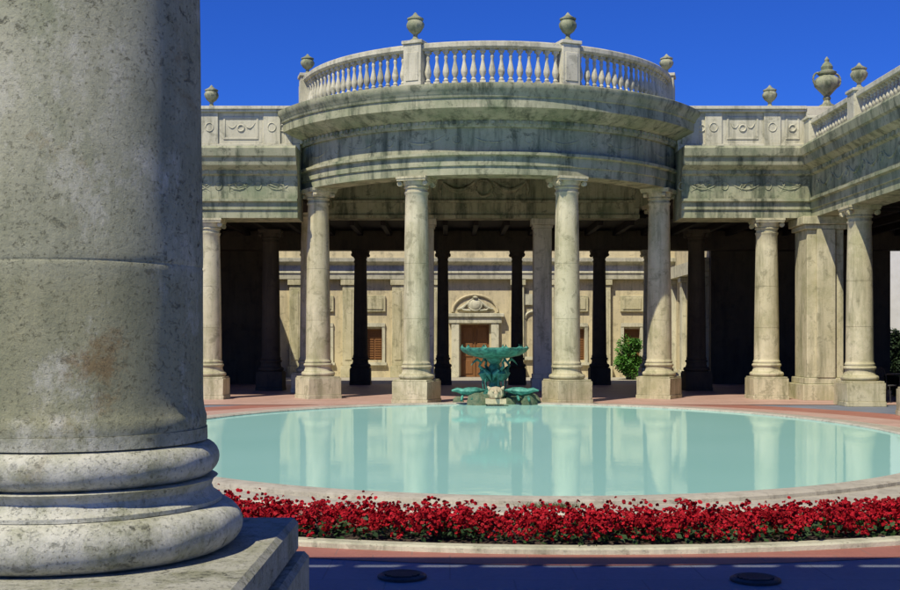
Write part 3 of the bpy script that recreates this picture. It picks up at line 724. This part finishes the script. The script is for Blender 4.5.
for i in range(9000):
    f=rnd.random(); x=rnd.uniform(15.6,22); z=2.05*rnd.random()**.8+.1*math.sin(x*5); y=47.0+rnd.uniform(-.05,.12)*(1 if f<.6 else 6); s=rnd.uniform(.05,.10)
    u=Vector((rnd.uniform(-1,1),rnd.uniform(-1,1),rnd.uniform(-1,1))).normalized(); v=u.orthogonal().normalized(); p=Vector((x,y,max(.03,z)))
    m.add([p-v*s*.6,p+u*s,p+v*s*.6,p-u*s],[(0,1,2,3)])
m.box(15.6,22,47.1,47.7,0,1.9)
o=obj('hedge',m.mesh('hedge',M_hedge,smooth=False)); tag(o,'dark clipped hedge in front of the white pavilion','hedge')
def chair(x,y,rz):
    e=empty('chair',(x,y,0),'dark iron garden chair standing under the colonnade','chair','garden chairs'); e.rotation_euler=(0,0,rz)
    def P(mb,n): 
        return obj(n,mb.mesh(n,M_iron),(0,0,0),e)
    m=MB(); m.lathe([(0,.44),(.21,.44),(.22,.46),(.21,.475),(0,.48)],n=20,cap=False); P(m,'seat')
    m=MB(); m.tube([(-.19,.17,.46),(-.20,.21,.75),(-.13,.23,.90),(0,.24,.94),(.13,.23,.90),(.20,.21,.75),(.19,.17,.46)],.014,n=6)
    for q in (-.08,0,.08): m.tube([(q,.19,.47),(q,.235,.92)],.008,n=5)
    m.tube([(-.19,.2,.66),(.19,.2,.66)],.01,n=5); P(m,'backrest')
    for sx in (-1,1):
        for sy in (-1,1):
            m=MB(); m.tube([(sx*.15,sy*.14,.45),(sx*.18,sy*.18,.2),(sx*.21,sy*.21,0)],.013,n=6); P(m,'leg')
chair(11.55,30.3,.6); chair(12.5,31.4,-1.2)
e=empty('garden_table',(12.1,30.9,0),'small round dark iron garden table','table')
m=MB(); m.lathe([(0,.72),(.35,.72),(.36,.735),(.35,.75),(0,.75)],12.1,30.9,n=24,cap=False); part(m,'table_top',M_iron,e)
m=MB(); m.lathe([(.2,0),(.18,.03),(.03,.08),(.025,.72)],12.1,30.9,n=12); part(m,'pedestal',M_iron,e)
rnd=random.Random(11); m=MB()
for i in range(420):
    x=1.02+rnd.gauss(0,.15); y=PY-PB-.45+rnd.uniform(-.12,.08); z=.03; s=rnd.uniform(.015,.055); a=rnd.uniform(0,6.28)
    m.add([(x,y,z),(x+.016*math.cos(a),y+.016*math.sin(a),z),(x+s*.7*math.cos(a+.5),y+s*.7*math.sin(a+.5),z+s)],[(0,1,2)])
o=obj('weeds',m.mesh('weeds',M_weed,smooth=False)); o['kind']='stuff'; tag(o,'tuft of low dull green weeds along the pool step','weeds')
# ------------------------------------------------------------------ light
E,A=R(56.5),R(34)
S=Vector((-math.sin(A)*math.cos(E),-math.cos(A)*math.cos(E),math.sin(E)))
L=bpy.data.lights.new('sun','SUN'); L.energy=5.0; L.angle=R(.5); L.color=(1,.93,.77)
lo=bpy.data.objects.new('sun',L); lo.rotation_euler=(-S).to_track_quat('-Z','Y').to_euler(); lo.location=(0,0,30); link(lo)
w=bpy.data.worlds.new('World'); sc.world=w; w.use_nodes=True; nt=w.node_tree; nt.nodes.clear()
sk=nt.nodes.new('ShaderNodeTexSky'); sk.sky_type='NISHITA'; sk.sun_disc=False; sk.sun_elevation=E; sk.sun_rotation=R(214)
sk.air_density=1.0; sk.dust_density=.1; sk.ozone_density=4.0; sk.altitude=1500
mx=nt.nodes.new('ShaderNodeMix'); mx.data_type='RGBA'; mx.blend_type='MULTIPLY'; mx.inputs[0].default_value=1; mx.inputs[7].default_value=(.19,.49,1.35,1)
bg=nt.nodes.new('ShaderNodeBackground'); bg.inputs[1].default_value=.096; ou=nt.nodes.new('ShaderNodeOutputWorld')
nt.links.new(sk.outputs[0],mx.inputs[6]); nt.links.new(mx.outputs[2],bg.inputs[0]); nt.links.new(bg.outputs[0],ou.inputs[0])
sc.view_settings.view_transform='Standard'; sc.view_settings.look='None'; sc.view_settings.exposure=0
# ------------------------------------------------------------------ camera
cd=bpy.data.cameras.new('camera'); cd.lens=46; cd.sensor_width=36; cd.shift_y=.048; cd.clip_end=3000
co=bpy.data.objects.new('camera',cd); co.location=(0,0,1.7); co.rotation_euler=(R(90),0,0); link(co); sc.camera=co
